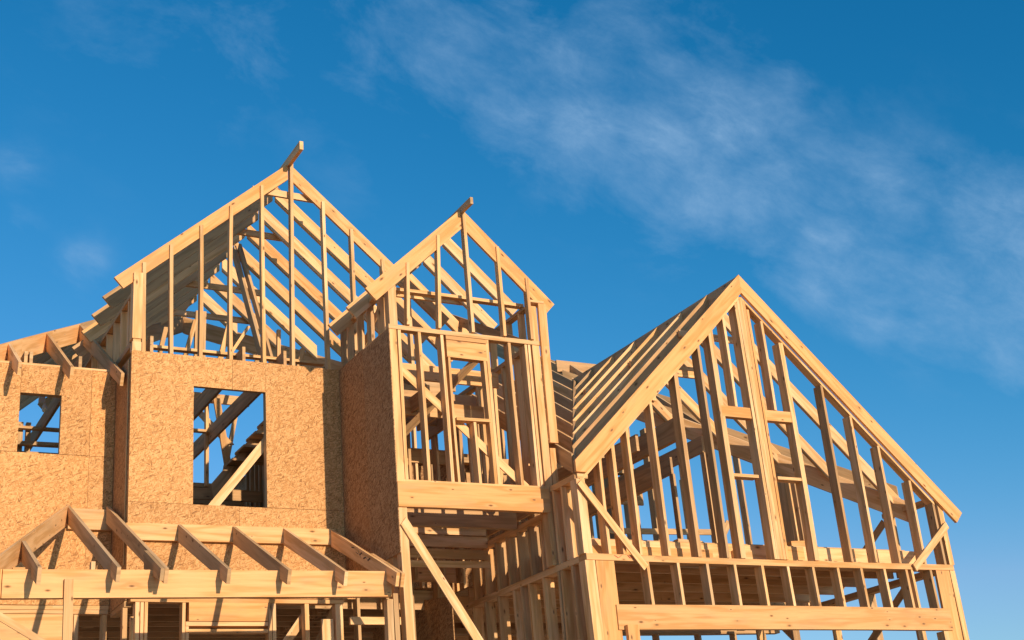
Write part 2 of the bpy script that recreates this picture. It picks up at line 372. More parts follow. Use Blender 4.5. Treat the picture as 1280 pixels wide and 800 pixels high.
# ================================================================== BAY (front y=13.15)
Yb = 13.15
bw = node('bay_wall', [B((6.10, Yb, 5.538), (7.99, Yb, 5.552), (0, .09, 0), (0, 0, .028)),
                       B((6.03, Yb - .008, 7.375), (8.07, Yb - .008, 7.378), (0, .10, 0), (0, 0, .055))], 'w', 'tall narrow stud bay with an open window frame')
part('beam', bw, B((6.035, Yb - .02, 5.247), (7.985, Yb - .02, 5.258), (0, .078, 0), (0, 0, .288)), 'w3', 'stained beam carrying the bay')
part('beam', bw, B((6.035, 13.95, 5.25), (7.985, 13.95, 5.26), (0, .078, 0), (0, 0, .288)), 'w2')
part('corner_post', bw, B((6.04, Yb - .003, 5.54), (6.035, Yb, 7.373), (.095, 0, 0), (0, .14, 0)), 'w')
stud(bw, 6.182, Yb + .002, 5.565, 7.373, dep=.09, mat='w')
for x, w_, z0, z1 in ((6.462, T, 5.565, 7.373), (6.758, T, 5.565, 7.373), (7.362, T, 5.565, 7.373), (7.672, T, 5.565, 7.373), (7.11, .034, 5.565, 6.31)):
    stud(bw, x, Yb + .002, z0, z1, w=w_, dep=.115, mat='w', xt=x - .018, name='stud' if z1 > 7 else 'cripple_stud')
stud(bw, 6.835, Yb + .003, 5.565, 7.115, dep=.10, mat='w', w=.03, xt=6.815, name='jack_stud')
stud(bw, 7.318, Yb + .003, 5.565, 7.115, dep=.10, mat='w', xt=7.295, name='jack_stud')
part('header', bw, B((6.772, Yb - .002, 7.10), (7.305, Yb - .002, 7.095), (0, .09, 0), (0, 0, .215)), 'w3')
part('header', bw, B((6.772, Yb - .001, 7.322), (7.33, Yb - .001, 7.322), (0, .09, 0), (0, 0, .048)), 'w3')
part('sill', bw, B((6.838, Yb - .004, 6.315), (7.288, Yb - .004, 6.325), (0, .10, 0), (0, 0, .036)), 'w')
for x in (7.845, 7.892): stud(bw, x + .04, Yb + .004, 5.565, 7.373, w=.034, dep=.14, mat='w')
part('corner_post', bw, B((7.95, Yb - .006, 4.64), (7.955, Yb, 7.373), (.10, 0, 0), (0, .14, 0)), 'w')
part('corner_post', bw, B((8.064, Yb - .002, 4.64), (8.064, Yb - .002, 6.06), (.08, 0, 0), (0, .08, 0)), 'w')
part('trim_board', bw, B((8.058, Yb - .045, 6.115), (8.075, Yb - .045, 7.93), (.112, 0, 0), (0, .038, 0)), 'w3')
part('corner_post', bw, B((7.985, Yb - .003, 7.433), (7.99, Yb, 7.90), (.075, 0, 0), (0, .12, 0)), 'w')
part('corner_post', bw, B((6.05, Yb - .002, 7.432), (6.05, Yb, 7.93), (.10, 0, 0), (0, .12, 0)), 'w')
part('top_plate', bw, B((7.96, Yb - .045, 7.935), (8.16, Yb - .045, 7.935), (0, .15, 0), (0, 0, .03)), 'w')
part('diagonal_brace', bw, B((6.20, 13.262, 7.01), (7.80, 13.262, 5.62), (0, .019, 0), (-.062, 0, -.075)), 'w')
# gable studs in front of the rake
for xb, xt, z in ((6.29, 6.33, 8.30), (6.70, 6.76, 8.73), (7.15, 7.14, 9.09), (7.58, 7.58, 8.70), (7.965, 7.965, 8.32)):
    part('stud', bw, B((xb - .04, Yb - .045, 7.435), (xt - .04, Yb - .045, z - (.06 if z < 9 else 0)), (.04, 0, 0), (0, .085, 0)), 'w')
part('stud', bw, B((6.10, Yb + .02, 7.435), (6.12, Yb + .02, 8.02), (.04, 0, 0), (0, .085, 0)), 'w')
part('plate', bw, B((6.20, 13.34, 7.965), (8.0, 13.34, 7.965), (0, .09, 0), (0, 0, .04)), 'w')
# posts below the bay
part('corner_post', bw, B((6.085, Yb - .003, .55), (6.04, Yb, 5.245), (.10, 0, 0), (0, .12, 0)), 'w')
part('stud', bw, B((6.05, 13.38, .6), (6.045, 13.38, 4.75), (.05, 0, 0), (0, .09, 0)), 'w')
part('diagonal_brace', bw, B((6.115, Yb - .027, 5.13), (7.55, Yb - .027, 2.84), (0, .019, 0), (-.07, 0, -.088)), 'w', 'long flat diagonal brace under the bay')
# side of the bay, sheathed (x=6.03)
bs_ = node('bay_side_wall', [B((6.045, 13.30, 7.36), (6.045, 14.74, 7.36), (.09, 0, 0), (0, 0, .05)), B((6.045, 13.3, 4.75), (6.045, 14.74, 4.75), (.09, 0, 0), (0, 0, .05))], 'w', 'bay side wall sheathed in brown strand board')
for y0, y1 in ((13.145, 13.93), (13.934, 14.7185)):
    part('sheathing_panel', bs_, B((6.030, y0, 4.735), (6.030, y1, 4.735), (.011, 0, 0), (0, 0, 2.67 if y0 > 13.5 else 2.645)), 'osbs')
for y in (13.5, 13.9, 14.3, 14.62): ystud(bs_, 6.046, y, 4.80, 7.358, w=.085)
for y in (13.45, 13.78, 14.08, 14.40, 14.62): ystud(bs_, 6.046, y, 7.412, 7.93, w=.085)
part('plate', bs_, B((6.04, 13.28, 7.93), (6.04, 14.74, 7.93), (.09, 0, 0), (0, 0, .04)), 'w2')
part('diagonal_brace', bs_, B((6.16, 13.5, 7.9), (6.16, 14.4, 7.42), (.02, 0, 0), (0, .05, .08)), 'w')
bs2 = node('bay_side_wall', [B((7.96, 13.30, 7.365), (7.96, 15.6, 7.365), (.09, 0, 0), (0, 0, .06)), B((7.96, 13.30, 5.56), (7.96, 15.6, 5.56), (.09, 0, 0), (0, 0, .04))], 'w2', 'open stud side wall of the bay')
for y in (13.42, 13.62, 13.95, 14.3, 14.65, 15.0, 15.35): ystud(bs2, 7.96, y, 5.605, 7.362, w=.09)
for y in (13.42, 13.75, 14.2): ystud(bs2, 7.96, y, 7.43, 7.9, w=.09)
part('plate', bs2, B((7.96, 13.28, 7.9), (7.96, 15.0, 7.9), (.09, 0, 0), (0, 0, .04)), 'w2')
part('diagonal_brace', bs2, B((7.90, 13.3, 7.5), (7.90, 15.2, 8.6), (.04, 0, 0), (0, 0, -.14)), 'w2')
# bay roof
XB, ZB, SB = 7.10, 9.10, .935
br = node('gable_roof', [B((XB - .019, 12.84, ZB + .02), (XB - .019, 15.6, ZB - .0), (T, 0, 0), (0, 0, -.09))], 'w2', 'small middle gable roof with its ridge board poking forward')
for i, y in enumerate((13.125, 13.715, 14.30, 14.9, 15.5, 16.1)):
    if y < 14.5: rafter(br, y, XB, ZB, 5.752, SB, .245 if i else .262, T, 'w3' if i == 0 else 'w', 'square', xoff=.02, name='rake_board' if i == 0 else 'rafter')
    else: rafter(br, y, XB, ZB, 6.85, SB, .2, T, 'w2', xoff=.02)
    rafter(br, y, XB, ZB, 8.325 if i == 0 else 8.15, SB, .262 if i == 0 else .225, T, 'w3' if i == 0 else 'w', 'square', xoff=.02, name='rake_board' if i == 0 else 'rafter')
part('collar_tie', br, B((6.45, 14.36, 8.46), (7.75, 14.36, 8.46), (0, T, 0), (0, 0, -.09)), 'w')
# clutter of boards inside the bay
for x in (6.4, 6.8, 7.2, 7.6):
    pass
bi = node('bay_floor_frame', [B((6.15, 14.78, 7.02), (8.0, 14.78, 7.02), (0, T, 0), (0, 0, .235))], 'w2', 'cross boards and blocking inside the bay')
for y, z, h, x0, x1, mt in ((14.05, 7.13, .20, 6.15, 7.95, 'w'), (14.5, 6.82, .20, 6.15, 7.95, 'w'), (15.2, 6.95, .2, 6.1, 7.95, 'w2'), (15.6, 6.55, .2, 6.1, 8.0, 'w'), (15.3, 6.42, .09, 6.1, 7.2, 'w'),
                   (14.76, 4.95, .08, 6.05, 8.0, 'w'), (14.78, 5.06, .12, 6.05, 8.0, 'w'), (14.77, 5.215, .14, 6.05, 8.0, 'w'), (14.79, 5.37, .17, 6.05, 8.0, 'w'),
                   (15.5, 4.93, .22, 6.6, 8.0, 'w')):
    part('cross_board', bi, B((x0, y, z), (x1, y, z + jr(.01)), (0, T, 0), (0, 0, h)), mt)
for x in (6.45, 6.85, 7.05, 7.25, 7.65, 7.9): stud(bi, x, 15.3, 4.9, 7.0, mat='w2')
for x in (8.5, 8.9, 9.3, 9.7): stud(bi, x, 16.4, 4.9, 7.9, mat='w2')
for x in (6.5, 6.95, 7.4, 7.8): stud(bi, x, 16.6, 4.64, 7.3, mat=random.choice(('w', 'w2')), dep=.09)
for y, z, x0, x1 in ((16.0, 7.62, 6.3, 8.1), (16.5, 7.95, 6.6, 8.6), (15.75, 7.30, 6.2, 8.0), (17.0, 7.75, 7.2, 9.2)):
    part('cross_board', bi, B((x0, y, z), (x1, y, z + jr(.02)), (0, T, 0), (0, 0, .17)), random.choice(('w', 'w2')))
for x in (7.3, 8.2, 8.75): stud(bi, x, 17.1, 4.9, 7.7, mat='w', dep=.09)
for x, y in ((6.35, 14.3), (6.9, 14.0), (7.3, 14.3), (7.6, 14.8)):
    part('blocking', bi, B((x, y, 6.85), (x, y + .9, 6.85), (T, 0, 0), (0, 0, .2)), 'w2')
part('diagonal_brace', bi, B((6.6, 15.0, 6.4), (7.4, 13.6, 7.35), (T, 0, 0), (0, 0, -.1)), 'w2')
part('diagonal_brace', bi, B((6.15, 15.6, 5.6), (6.3, 13.6, 6.95), (T, 0, 0), (0, 0, -.1)), 'w')

# ================================================================== MAIN LEFT BLOCK (sheathed wall y=14.72)
Ym = 14.72
ms = node('sheathed_wall', [B((3.47, Ym + .016, 7.37), (6.03, Ym + .016, 7.37), (0, .09, 0), (0, 0, .045)), B((3.47, Ym + .016, 4.53), (6.03, Ym + .016, 4.53), (0, .09, 0), (0, 0, .045))], 'w', 'large strand board wall with one tall window opening')
for x0, x1, z0, z1 in ((3.452, 4.186, 5.598, 7.412), (4.188, 4.655, 7.032, 7.415), (4.659, 5.070, 7.030, 7.413), (5.071, 6.140, 5.598, 7.415),
                       (3.452, 4.734, 4.535, 5.594), (4.738, 6.140, 4.535, 5.594)):
    if z0 < 5: z1 = 5.578 if False else z1
    part('sheathing_panel', ms, B((x0, Ym, z0), (x1, Ym, z0), (0, .012, 0), (0, 0, z1 - z0)), 'osb')
for x in (3.545, 3.9, 4.17, 4.19 + .0, 5.115, 5.16, 5.55, 5.95):
    stud(ms, x - (.03 if x == 4.19 else 0), Ym + .02 + (.004 if x == 4.19 else 0), 4.58, 7.365, dep=.09, mat='w2')
part('header', ms, B((4.16, Ym + .02, 7.05), (5.10, Ym + .02, 7.05), (0, .09, 0), (0, 0, .28)), 'w2')
part('sill', ms, B((4.19, Ym + .02, 5.545), (5.07, Ym + .02, 5.545), (0, .09, 0), (0, 0, .038)), 'w2')
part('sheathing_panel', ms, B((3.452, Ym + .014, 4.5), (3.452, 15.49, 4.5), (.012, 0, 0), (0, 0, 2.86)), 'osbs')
part('trim_board', ms, B((3.438, Ym + .10, 4.9), (3.438, Ym + .10, 7.33), (.012, 0, 0), (0, .02, 0)), 'w')
for x, z0, z1 in ((4.72, 4.58, 5.54), (5.96, 4.58, 7.3)): stud(ms, x + .03, Ym + .021, z0, z1, dep=.09, mat='w2')
part('nailer', ms, B((3.47, Ym + .0135, 5.56), (4.15, Ym + .0135, 5.56), (0, .02, 0), (0, 0, .08)), 'w2')
part('nailer', ms, B((5.10, Ym + .0135, 5.56), (6.03, Ym + .0135, 5.56), (0, .02, 0), (0, 0, .08)), 'w2')
part('nailer', ms, B((4.60, Ym + .0135, 4.6), (4.60, Ym + .0135, 5.5), (.24, 0, 0), (0, .02, 0)), 'w2')
# gable studs
XM, ZM, SM = 5.455, 10.285, .88
zr = lambda x: ZM - SM * abs(x - XM)
mg = node('gable_wall', [B((3.47, Ym + .02, 7.53), (3.56, Ym + .02, 7.53), (0, .09, 0), (0, 0, .035))], 'w', 'tall thin studs standing in the left gable')
part('corner_post', mg, B((3.455, Ym + .01, 7.57), (3.458, Ym + .01, 8.42), (.11, 0, 0), (0, .14, 0)), 'w')
part('corner_post', mg, B((3.462, Ym + .012, 7.417), (3.462, Ym + .012, 7.528), (.105, 0, 0), (0, .12, 0)), 'w')
for xb, xt in ((3.612, 3.598), (3.94, 3.925), (4.29, 4.297), (4.665, 4.68), (5.085, 5.09), (5.46, 5.50), (5.93, 5.925), (6.31, 6.315), (6.73, 6.745), (7.1, 7.1)):
    zt = zr(xt) - .085
    if abs(xt - 5.5) < .01: zt = zr(XM) + .02
    part('stud', mg, B((xb - T, Ym + .01, 7.417), (xt - T, Ym + .012, zt), (.042, 0, 0), (0, .085, 0)), 'w')
# side knee wall x=3.46
kw = node('side_wall', [B((3.462, 14.87, 8.16), (3.462, 19.0, 8.16), (.14, 0, 0), (0, 0, .05)), B((3.462, 14.87, 7.50), (3.462, 19.0, 7.50), (.14, 0, 0), (0, 0, .07))], 'w2', 'short stud wall under the left gable eave')
for y in (15.0, 15.35, 15.75, 16.15, 16.6, 17.0, 17.5, 18.1, 18.7): ystud(kw, 3.465, y, 7.572, 8.158, mat='w')
for y in (15.6, 16.0, 16.4, 17.0, 17.6): ystud(kw, 3.465, y, 4.6, 7.498, mat='w2')
# main gable roof
gr = node('gable_roof', [B((XM - .019, 14.30, ZM + .085), (XM - .019, 19.9, ZM + .01), (.05, 0, 0), (0, 0, -.12))], 'w', 'tallest gable roof on the left with its ridge board poking forward')
for i, y in enumerate([14.765 + .6 * k for k in range(9)]):
    dz = .245 if i else .225
    zv = 7.15 + .627 * (y - 14.85)
    rafter(gr, y, XM, ZM, 3.235, SM, dz, T, ('w3' if i == 0 else random.choice(('w', 'w2', 'w2'))), 'square', xoff=.02, name='rake_board' if i == 0 else 'rafter')
    xe = XM + (ZM - zv) / SM
    xe = min(xe, 7.68)
    if i < 8: rafter(gr, y, XM, ZM, xe, SM, dz, T, 'w3' if i == 0 else 'w', None if i > 1 else 'square', xoff=.02, name='rake_board' if i == 0 else 'rafter')
for y, x0, x1, z in ((14.83, 4.98, 5.93, 9.90), (16.03, 4.98, 5.98, 9.88), (17.23, 4.65, 5.9, 9.55), (18.43, 4.4, 6.3, 9.6)):
    part('collar_tie', gr, B((x0, y, z), (x1, y, z - .01), (0, T, 0), (0, 0, -.09)), 'w')
part('strut', gr, B((5.40, 16.98, 10.08), (5.40, 15.62, 7.66), (T, 0, 0), (0, .10, -.09)), 'w2')
part('strut', gr, B((5.455, 16.90, 10.08), (5.455, 15.50, 7.66), (T, 0, 0), (0, .08, -.07)), 'w2')
# big rear valleys meeting the gable
vr = node('main_roof', [B((3.36, 17.50, 8.81), (5.0, 19.84, 10.28), (.03, -.02, 0), (0, 0, -.28))], 'w2', 'hip and valley rafters behind the tall left gable')
part('valley_rafter', vr, B((5.455, 19.84, 10.10), (7.9, 16.43, 8.0), (.06, .05, 0), (0, 0, -.29)), 'w')
part('valley_rafter', vr, B((5.40, 19.84, 10.10), (3.50, 17.10, 8.42), (.06, -.05, 0), (0, 0, -.29)), 'w2')
zA = lambda y: 7.15 + .627 * (y - 14.85)
# hip roof on far left
part('hip_rafter', vr, B((3.36, 17.50, 8.81), (1.5, 14.86, 7.156), (.035, -.02, 0), (0, 0, -.27)), 'w', 'hip rafter falling to the left edge')
for x, yu, yd in ((3.375, 17.45, 14.89), (2.82, 16.70, 14.98), (2.245, 15.88, 14.98)):
    part('jack_rafter', vr, PR([(x, yu, zA(yu)), (x, yd, zA(yd)), (x, yd + .06, zA(yd) - .135), (x, yu, zA(yu) - .235)], (T, 0, 0), (0, -1, -.627)), 'w')
for k in range(8):   # rafters of the side slope, seen from below
    t = 1.35 - k * .33
    hx, hy, hz = 3.36 + 1.22 * t, 17.5 + 1.73 * t, 8.81 + 1.085 * t
    xl = max(1.2, hx - (hz - 7.0) / .889)
    part('jack_rafter', vr, B((hx, hy, hz), (xl, hy, hz - .889 * (hx - xl)), (0, T, 0), (0, 0, -.22)), 'w2')
# joists over the main block and its far rooms
cj = node('ceiling_frame', [B((3.5, 15.1, 7.62), (6.0, 15.1, 7.62), (0, .09, 0), (0, 0, .035))], 'w', 'ceiling joists over the left block')
for x in (3.70, 4.83, 5.36): part('ceiling_joist', cj, B((x, 14.86, 7.42), (x, 19.2, 7.42), (T, 0, 0), (0, 0, .235 if x > 4 else .25)), 'w2')
for x in (2.40, 2.46, 3.03): part('ceiling_joist', cj, B((x, 15.62, 7.42), (x, 19.2, 7.42), (T, 0, 0), (0, 0, .2)), 'w2')
part('plate', cj, B((4.8, 18.0, 8.02), (5.95, 18.0, 8.0), (0, T, 0), (0, 0, .14)), 'w')
part('plate', cj, B((4.9, 18.0, 7.57), (5.43, 18.0, 7.56), (0, .09, 0), (0, 0, .035)), 'w')
part('stud', cj, B((5.33, 18.1, 6.8), (5.33, 18.1, 8.02), (.045, 0, 0), (0, .09, 0)), 'w')
part('strut', cj, B((5.38, 17.9, 8.05), (5.58, 17.9, 6.85), (.10, 0, 0), (0, T, 0)), 'w')
part('strut', cj, B((5.85, 18.3, 8.1), (5.62, 18.3, 6.9), (.05, 0, 0), (0, .09, 0)), 'w2')
part('cross_board', cj, B((4.7, 18.3, 6.83), (5.65, 18.3, 6.83), (0, .09, 0), (0, 0, .06)), 'w2')
part('cross_board', cj, B((4.7, 17.95, 6.55), (6.1, 17.95, 6.55), (0, T, 0), (0, 0, .16)), 'w2')
part('sheathing_panel', cj, B((4.7, 18.45, 5.0), (6.1, 18.45, 5.0), (0, .012, 0), (0, 0, 1.62)), 'osbs')
part('cross_board', cj, B((5.72, 17.2, 7.02), (6.1, 17.2, 7.02), (0, .5, 0), (0, 0, .04)), 'w2')
part('cross_board', cj, B((5.85, 16.6, 7.12), (6.1, 16.6, 7.12), (0, .4, 0), (0, 0, .10)), 'w2')
iw = node('interior_wall', [B((6.12, 15.5, 7.3), (6.12, 20.0, 7.3), (.14, 0, 0), (0, 0, .1))], 'w2', 'dark stud partition inside the left block')
for k in range(16): ystud(iw, 6.12, 15.7 + k * .2, 4.6, 7.298, mat='w2', w=.12)
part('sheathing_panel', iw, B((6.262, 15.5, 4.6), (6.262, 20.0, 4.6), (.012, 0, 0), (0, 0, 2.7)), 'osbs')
part('diagonal_brace', iw, B((4.30, 14.86, 5.50), (5.12, 14.86, 6.545), (.085, 0, -.067), (0, .02, 0)), 'w', 'sunlit flat brace seen inside the window opening')
part('stair_stringer', cj, B((5.20, 17.42, 6.62), (6.20, 17.42, 7.86), (0, T, 0), (.05, 0, -.20)), 'w2')
for k in range(5):
    part('tread', cj, B((5.42 + .165 * k, 17.15, 6.90 + .205 * k), (5.70 + .165 * k, 17.15, 6.90 + .205 * k), (0, .42, 0), (0, 0, .035)), 'w2')
rb = node('rear_wall', [B((1.0, 19.3, 6.85), (6.3, 19.3, 6.85), (0, .09, 0), (0, 0, .08)), B((1.0, 19.3, 6.3), (6.3, 19.3, 6.3), (0, .09, 0), (0, 0, .22)), B((1.0, 19.3, 7.40), (5.2, 19.3, 7.40), (0, .09, 0), (0, 0, .07))], 'w2', 'far rear wall of the left block')
for x in (4.45, 4.75): stud(rb, x, 19.3, 6.5, 8.6, mat='w', dep=.09)
for x in (1.6, 2.0, 2.4, 2.9, 3.2, 3.7, 4.1, 4.6, 5.0, 5.5, 5.9): stud(rb, x, 19.35, 4.6, 6.3, mat='w2')
for a, b, d in (((2.6, 18.0, 7.43), (3.4, 18.0, 7.43), .035), ((2.6, 18.0, 7.20), (3.4, 18.0, 7.21), .05), ((2.6, 17.9, 7.05), (3.4, 17.9, 7.05), .03), ((2.6, 18.05, 6.86), (3.4, 18.05, 6.86), .17)):
    part('cross_board', rb, B(a, b, (0, .09, 0), (0, 0, d)), 'w2')
for x, w_ in ((2.72, .10), (2.86, .06)): part('stud', rb, B((x, 18.1, 6.9), (x, 18.1, 7.55), (w_, 0, 0), (0, .09, 0)), 'w2')
part('strut', rb, B((4.9, 19.2, 8.9), (5.6, 18.0, 7.4), (.12, 0, 0), (0, .04, 0)), 'w')
for x0, x1, z1, w_ in ((4.58, 4.83, 8.86, .06), (4.86, 4.86, 9.0, .15), (5.08, 5.33, 8.95, .07), (5.02, 5.60, 8.85, .05), (5.60, 5.82, 8.72, .06), (6.25, 6.40, 8.6, .07), (6.05, 6.05, 8.85, .05), (4.25, 4.42, 8.7, .06)):
    part('strut', rb, B((x0, 17.0 + jr(.1), 7.9), (x1, 17.0, z1), (w_, 0, 0), (0, .06, 0)), random.choice(('w', 'w2')))

# left sheathed wall y=15.5
Yl = 15.5
ls = node('sheathed_wall', [B((.6, Yl + .016, 7.36), (3.44, Yl + .016, 7.36), (0, .09, 0), (0, 0, .045)), B((.6, Yl + .016, 7.41), (3.44, Yl + .014, 7.41), (0, .10, 0), (0, 0, .025))], 'w', 'strand board wall with the small square window opening')
for x0, x1, z0, z1 in ((.6, 2.360, 6.335, 7.403), (2.362, 2.825, 7.055, 7.403), (2.827, 3.167, 6.335, 7.405), (3.171, 3.450, 6.335, 7.401),
                       (.6, 1.94, 4.585, 6.331), (1.943, 3.167, 4.585, 6.329), (3.171, 3.450, 4.585, 6.331)):
    part('sheathing_panel', ls, B((x0, Yl, z0), (x1, Yl, z0), (0, .012, 0), (0, 0, z1 - z0)), 'osb')
for x in (1.6, 2.0, 2.355, 2.87, 3.2): stud(ls, x, Yl + .02, 4.6, 7.358, dep=.09, mat='w2')
part('header', ls, B((2.33, Yl + .02, 7.06), (2.86, Yl + .02, 7.06), (0, .09, 0), (0, 0, .28)), 'w2')
part('sill', ls, B((2.36, Yl + .02, 6.29), (2.83, Yl + .02, 6.29), (0, .09, 0), (0, 0, .038)), 'w2')

part('nailer', ls, B((.6, Yl + .0135, 6.29), (2.33, Yl + .0135, 6.29), (0, .02, 0), (0, 0, .08)), 'w2')
part('nailer', ls, B((2.85, Yl + .0135, 6.29), (3.44, Yl + .0135, 6.29), (0, .02, 0), (0, 0, .08)), 'w2')
part('nailer', ls, B((3.12, Yl + .0137, 4.6), (3.12, Yl + .0137, 7.3), (.10, 0, 0), (0, .02, 0)), 'w2')
part('nailer', ls, B((1.9, Yl + .0137, 4.6), (1.9, Yl + .0137, 6.2), (.10, 0, 0), (0, .02, 0)), 'w2')
# ================================================================== PORCH ROOF
yb = 13.1
zp = lambda y: 4.44 + .49 * (y - 12.82)
pr = node('porch_roof', [B((3.425, 14.665, 5.148), (5.88, 14.665, 5.165), (0, .05, 0), (0, 0, .19)),
                         B((2.95, 15.44, 5.44), (3.448, 15.44, 5.44), (0, .055, 0), (0, 0, .24))], 'w', 'low porch roof of short rafters over a long beam')
part('beam', pr, B((1.93, yb, 4.180), (5.885, yb, 4.245), (0, .076, 0), (0, 0, .272)), 'w3', 'long porch beam with a few knots')
part('beam', pr, B((1.85, yb + .003, 4.180), (1.85, 15.45, 4.180), (.074, 0, 0), (0, 0, .272)), 'w3')
part('top_plate', pr, B((2.02, yb + .002, 4.456), (2.13, yb + .002, 4.458), (0, .07, 0), (0, 0, .016)), 'w')
for x, yu in ((2.915, 15.44), (3.37, 15.43), (4.00, 14.655), (4.63, 14.655), (5.24, 14.655), (5.83, 14.655)):
    yd = 12.80 + jr(.025)
    sh = .06 if x < 5.8 else .0
    part('rafter', pr, PR([(x, yu, zp(yu)), (x, yd, zp(yd)), (x, yd + .055, zp(yd) - .135), (x, yu, zp(yu) - .20)], (T, 0, 0), (0, -1, -.49)), 'w2' if x < 5 else 'w')
x = 3.325
part('rafter', pr, PR([(x, 13.45, zp(13.45)), (x, 12.78, zp(12.78)), (x, 12.83, zp(12.78) - .11), (x, 13.45, zp(13.45) - .19)], (T, 0, 0), (0, -1, -.49)), 'w2')
x = 5.875
part('rafter', pr, PR([(x, 13.6, zp(13.6)), (x, 12.80, zp(12.80)), (x, 12.855, zp(12.80) - .135), (x, 13.6, zp(13.6) - .19)], (T, 0, 0), (0, -1, -.49)), 'w')
x = 2.18
part('jack_rafter', pr, PR([(x, 13.70, zp(13.70)), (x, 12.73, zp(12.73)), (x, 12.78, zp(12.73) - .15), (x, 13.70, zp(13.70) - .20)], (T, 0, 0), (0, -1, -.49)), 'w2')
part('hip_rafter', pr, B((2.93, 15.42, zp(15.3) + .06), (1.83, 13.0, zp(13.0)), (.03, -.015, 0), (0, 0, -.225)), 'w')
part('blocking', pr, B((2.74, 13.12, 4.43), (2.74, 13.12, 4.55), (.04, 0, 0), (0, .07, 0)), 'w')
part('nailer', pr, B((2.32, 12.95 + .13, 3.98), (2.32, 12.95 + .13, 3.98), (.1, 0, 0), (0, .01, 0)), 'w') if False else None
part('post', pr, B((2.50, yb - .042, .55), (2.485, yb - .042, 4.365), (.085, 0, 0), (0, .038, 0)), 'w')
part('diagonal_brace', pr, B((1.80, yb - .01, 4.13), (3.2, yb - .01, 3.28), (.04, 0, -.105), (0, .02, 0)), 'w')
part('writing', pr, [B((5.827, 13.9 + a, zp(13.9 + a) - .07 + b), (5.827, 13.9 + a - .07, zp(13.9 + a) - .11 + b + c), (.001, 0, 0), (0, .016, .016)) for a, b, c in
     ((.0, .0, .0), (-.06, .03, -.05), (-.10, -.01, .05), (-.17, .02, -.03), (-.21, -.02, .04), (-.28, .01, -.02), (-.33, -.01, .05), (.12, .02, .02))], 'ink')
# porch right end post
part('post', pr, B((5.87, yb + .09, .55), (5.865, yb + .09, 4.235), (.07, 0, 0), (0, .09, 0)), 'w2')
part('post', pr, B((5.95, yb + .1, .55), (5.945, yb + .1, 4.30), (.055, 0, 0), (0, .09, 0)), 'w2')

# ================================================================== GROUND FLOOR FRONT WALLS
gf = node('ground_floor_wall', [B((3.50, 14.70, 4.475), (5.98, 14.70, 4.475), (0, .12, 0), (0, 0, .045)), B((3.50, 14.70, .55), (5.98, 14.70, .55), (0, .12, 0), (0, 0, .04))], 'w', 'ground floor stud wall with openings under the porch')
for x, w_ in ((3.60, .045), (3.645, .035), (3.69, .035), (4.105, .035), (5.10, .04), (5.145, .04), (5.545, .05), (5.97, .09)):
    stud(gf, x, 14.705, .6, 4.472, w=w_, dep=.12, mat='w')
part('stud', gf, B((5.72, 14.73, .6), (5.715, 14.73, 4.30), (.14, 0, 0), (0, .04, 0)), 'w')
part('header', gf, B((4.145, 14.702, 4.268), (5.055, 14.702, 4.268), (0, .09, 0), (0, 0, .205)), 'w3')
part('plate', gf, B((4.11, 14.704, 4.215), (5.055, 14.704, 4.215), (0, .11, 0), (0, 0, .045)), 'w')
part('plate', gf, B((4.11, 14.704, 4.14), (5.055, 14.704, 4.14), (0, .11, 0), (0, 0, .04)), 'w')
stud(gf, 4.145, 14.706, .6, 4.21, w=.035, dep=.12, mat='w')
part('diagonal_brace', gf, B((5.52, 14.86, 4.40), (4.7, 14.86, 3.3), (.1, 0, -.03), (0, .02, 0)), 'w')
part('diagonal_brace', gf, B((5.95, 15.0, 4.5), (5.5, 15.9, 3.2), (.1, 0, -.03), (0, .02, 0)), 'w2')
part('cross_board', gf, B((6.06, 14.70, 4.235), (6.85, 14.70, 4.235), (0, .05, 0), (0, 0, .088)), 'w')
part('sheathing_panel', gf, PR([(7.5, 14.9, 3.2), (7.5, 17.4, 3.2), (7.5, 17.4, 4.95), (7.5, 14.9, 4.62)], (.012, 0, 0), (0, 1, 0)), 'osbs')
for x in (6.5, 6.9, 7.25, 7.62): stud(gf, x, 15.45, .6, 4.92, mat='w2')
lf = node('ground_floor_wall', [B((1.0, 15.49, 4.535), (3.44, 15.49, 4.535), (0, .12, 0), (0, 0, .045)), B((1.0, 15.495, 4.485), (3.44, 15.495, 4.485), (0, .12, 0), (0, 0, .045))], 'w', 'ground floor wall with a deep header at the far left')
part('header', lf, B((1.0, 15.50, 4.16), (3.06, 15.50, 4.16), (0, .09, 0), (0, 0, .32)), 'w3')
for x, w_ in ((3.12, .05), (3.43, .05)): stud(lf, x, 15.5, .6, 4.48, w=w_, dep=.12, mat='w')
part('corner_post', lf, B((3.46, 14.85, .6), (3.455, 14.85, 4.44), (.05, 0, 0), (0, .09, 0)), 'w2')
part('stud', lf, B((3.41, 14.30, .6), (3.41, 14.30, 4.24), (.03, 0, 0), (0, .05, 0)), 'w')
part('top_plate', lf, B((3.46, 14.83, 4.44), (3.46, 15.48, 4.44), (.09, 0, 0), (0, 0, .07)), 'w2')
# joist field over the left ground floor
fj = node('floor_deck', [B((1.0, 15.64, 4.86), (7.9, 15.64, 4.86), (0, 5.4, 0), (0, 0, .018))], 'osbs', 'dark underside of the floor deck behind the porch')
y = 15.70
while y < 21:
    part('floor_joist', fj, B((1.0, y, 4.60), (7.9, y, 4.60), (0, T, 0), (0, 0, .25)), 'w2')
    y += .405
for xg in (3.0, 5.0, 6.8): stud(fj, xg, 17.6, .6, 4.275, mat='w2')
lbw = node('rear_wall', [B((1.0, 21.1, .55), (7.9, 21.1, .55), (0, .012, 0), (0, 0, 4.0))], 'osbs', 'dark board wall at the back of the ground floor')

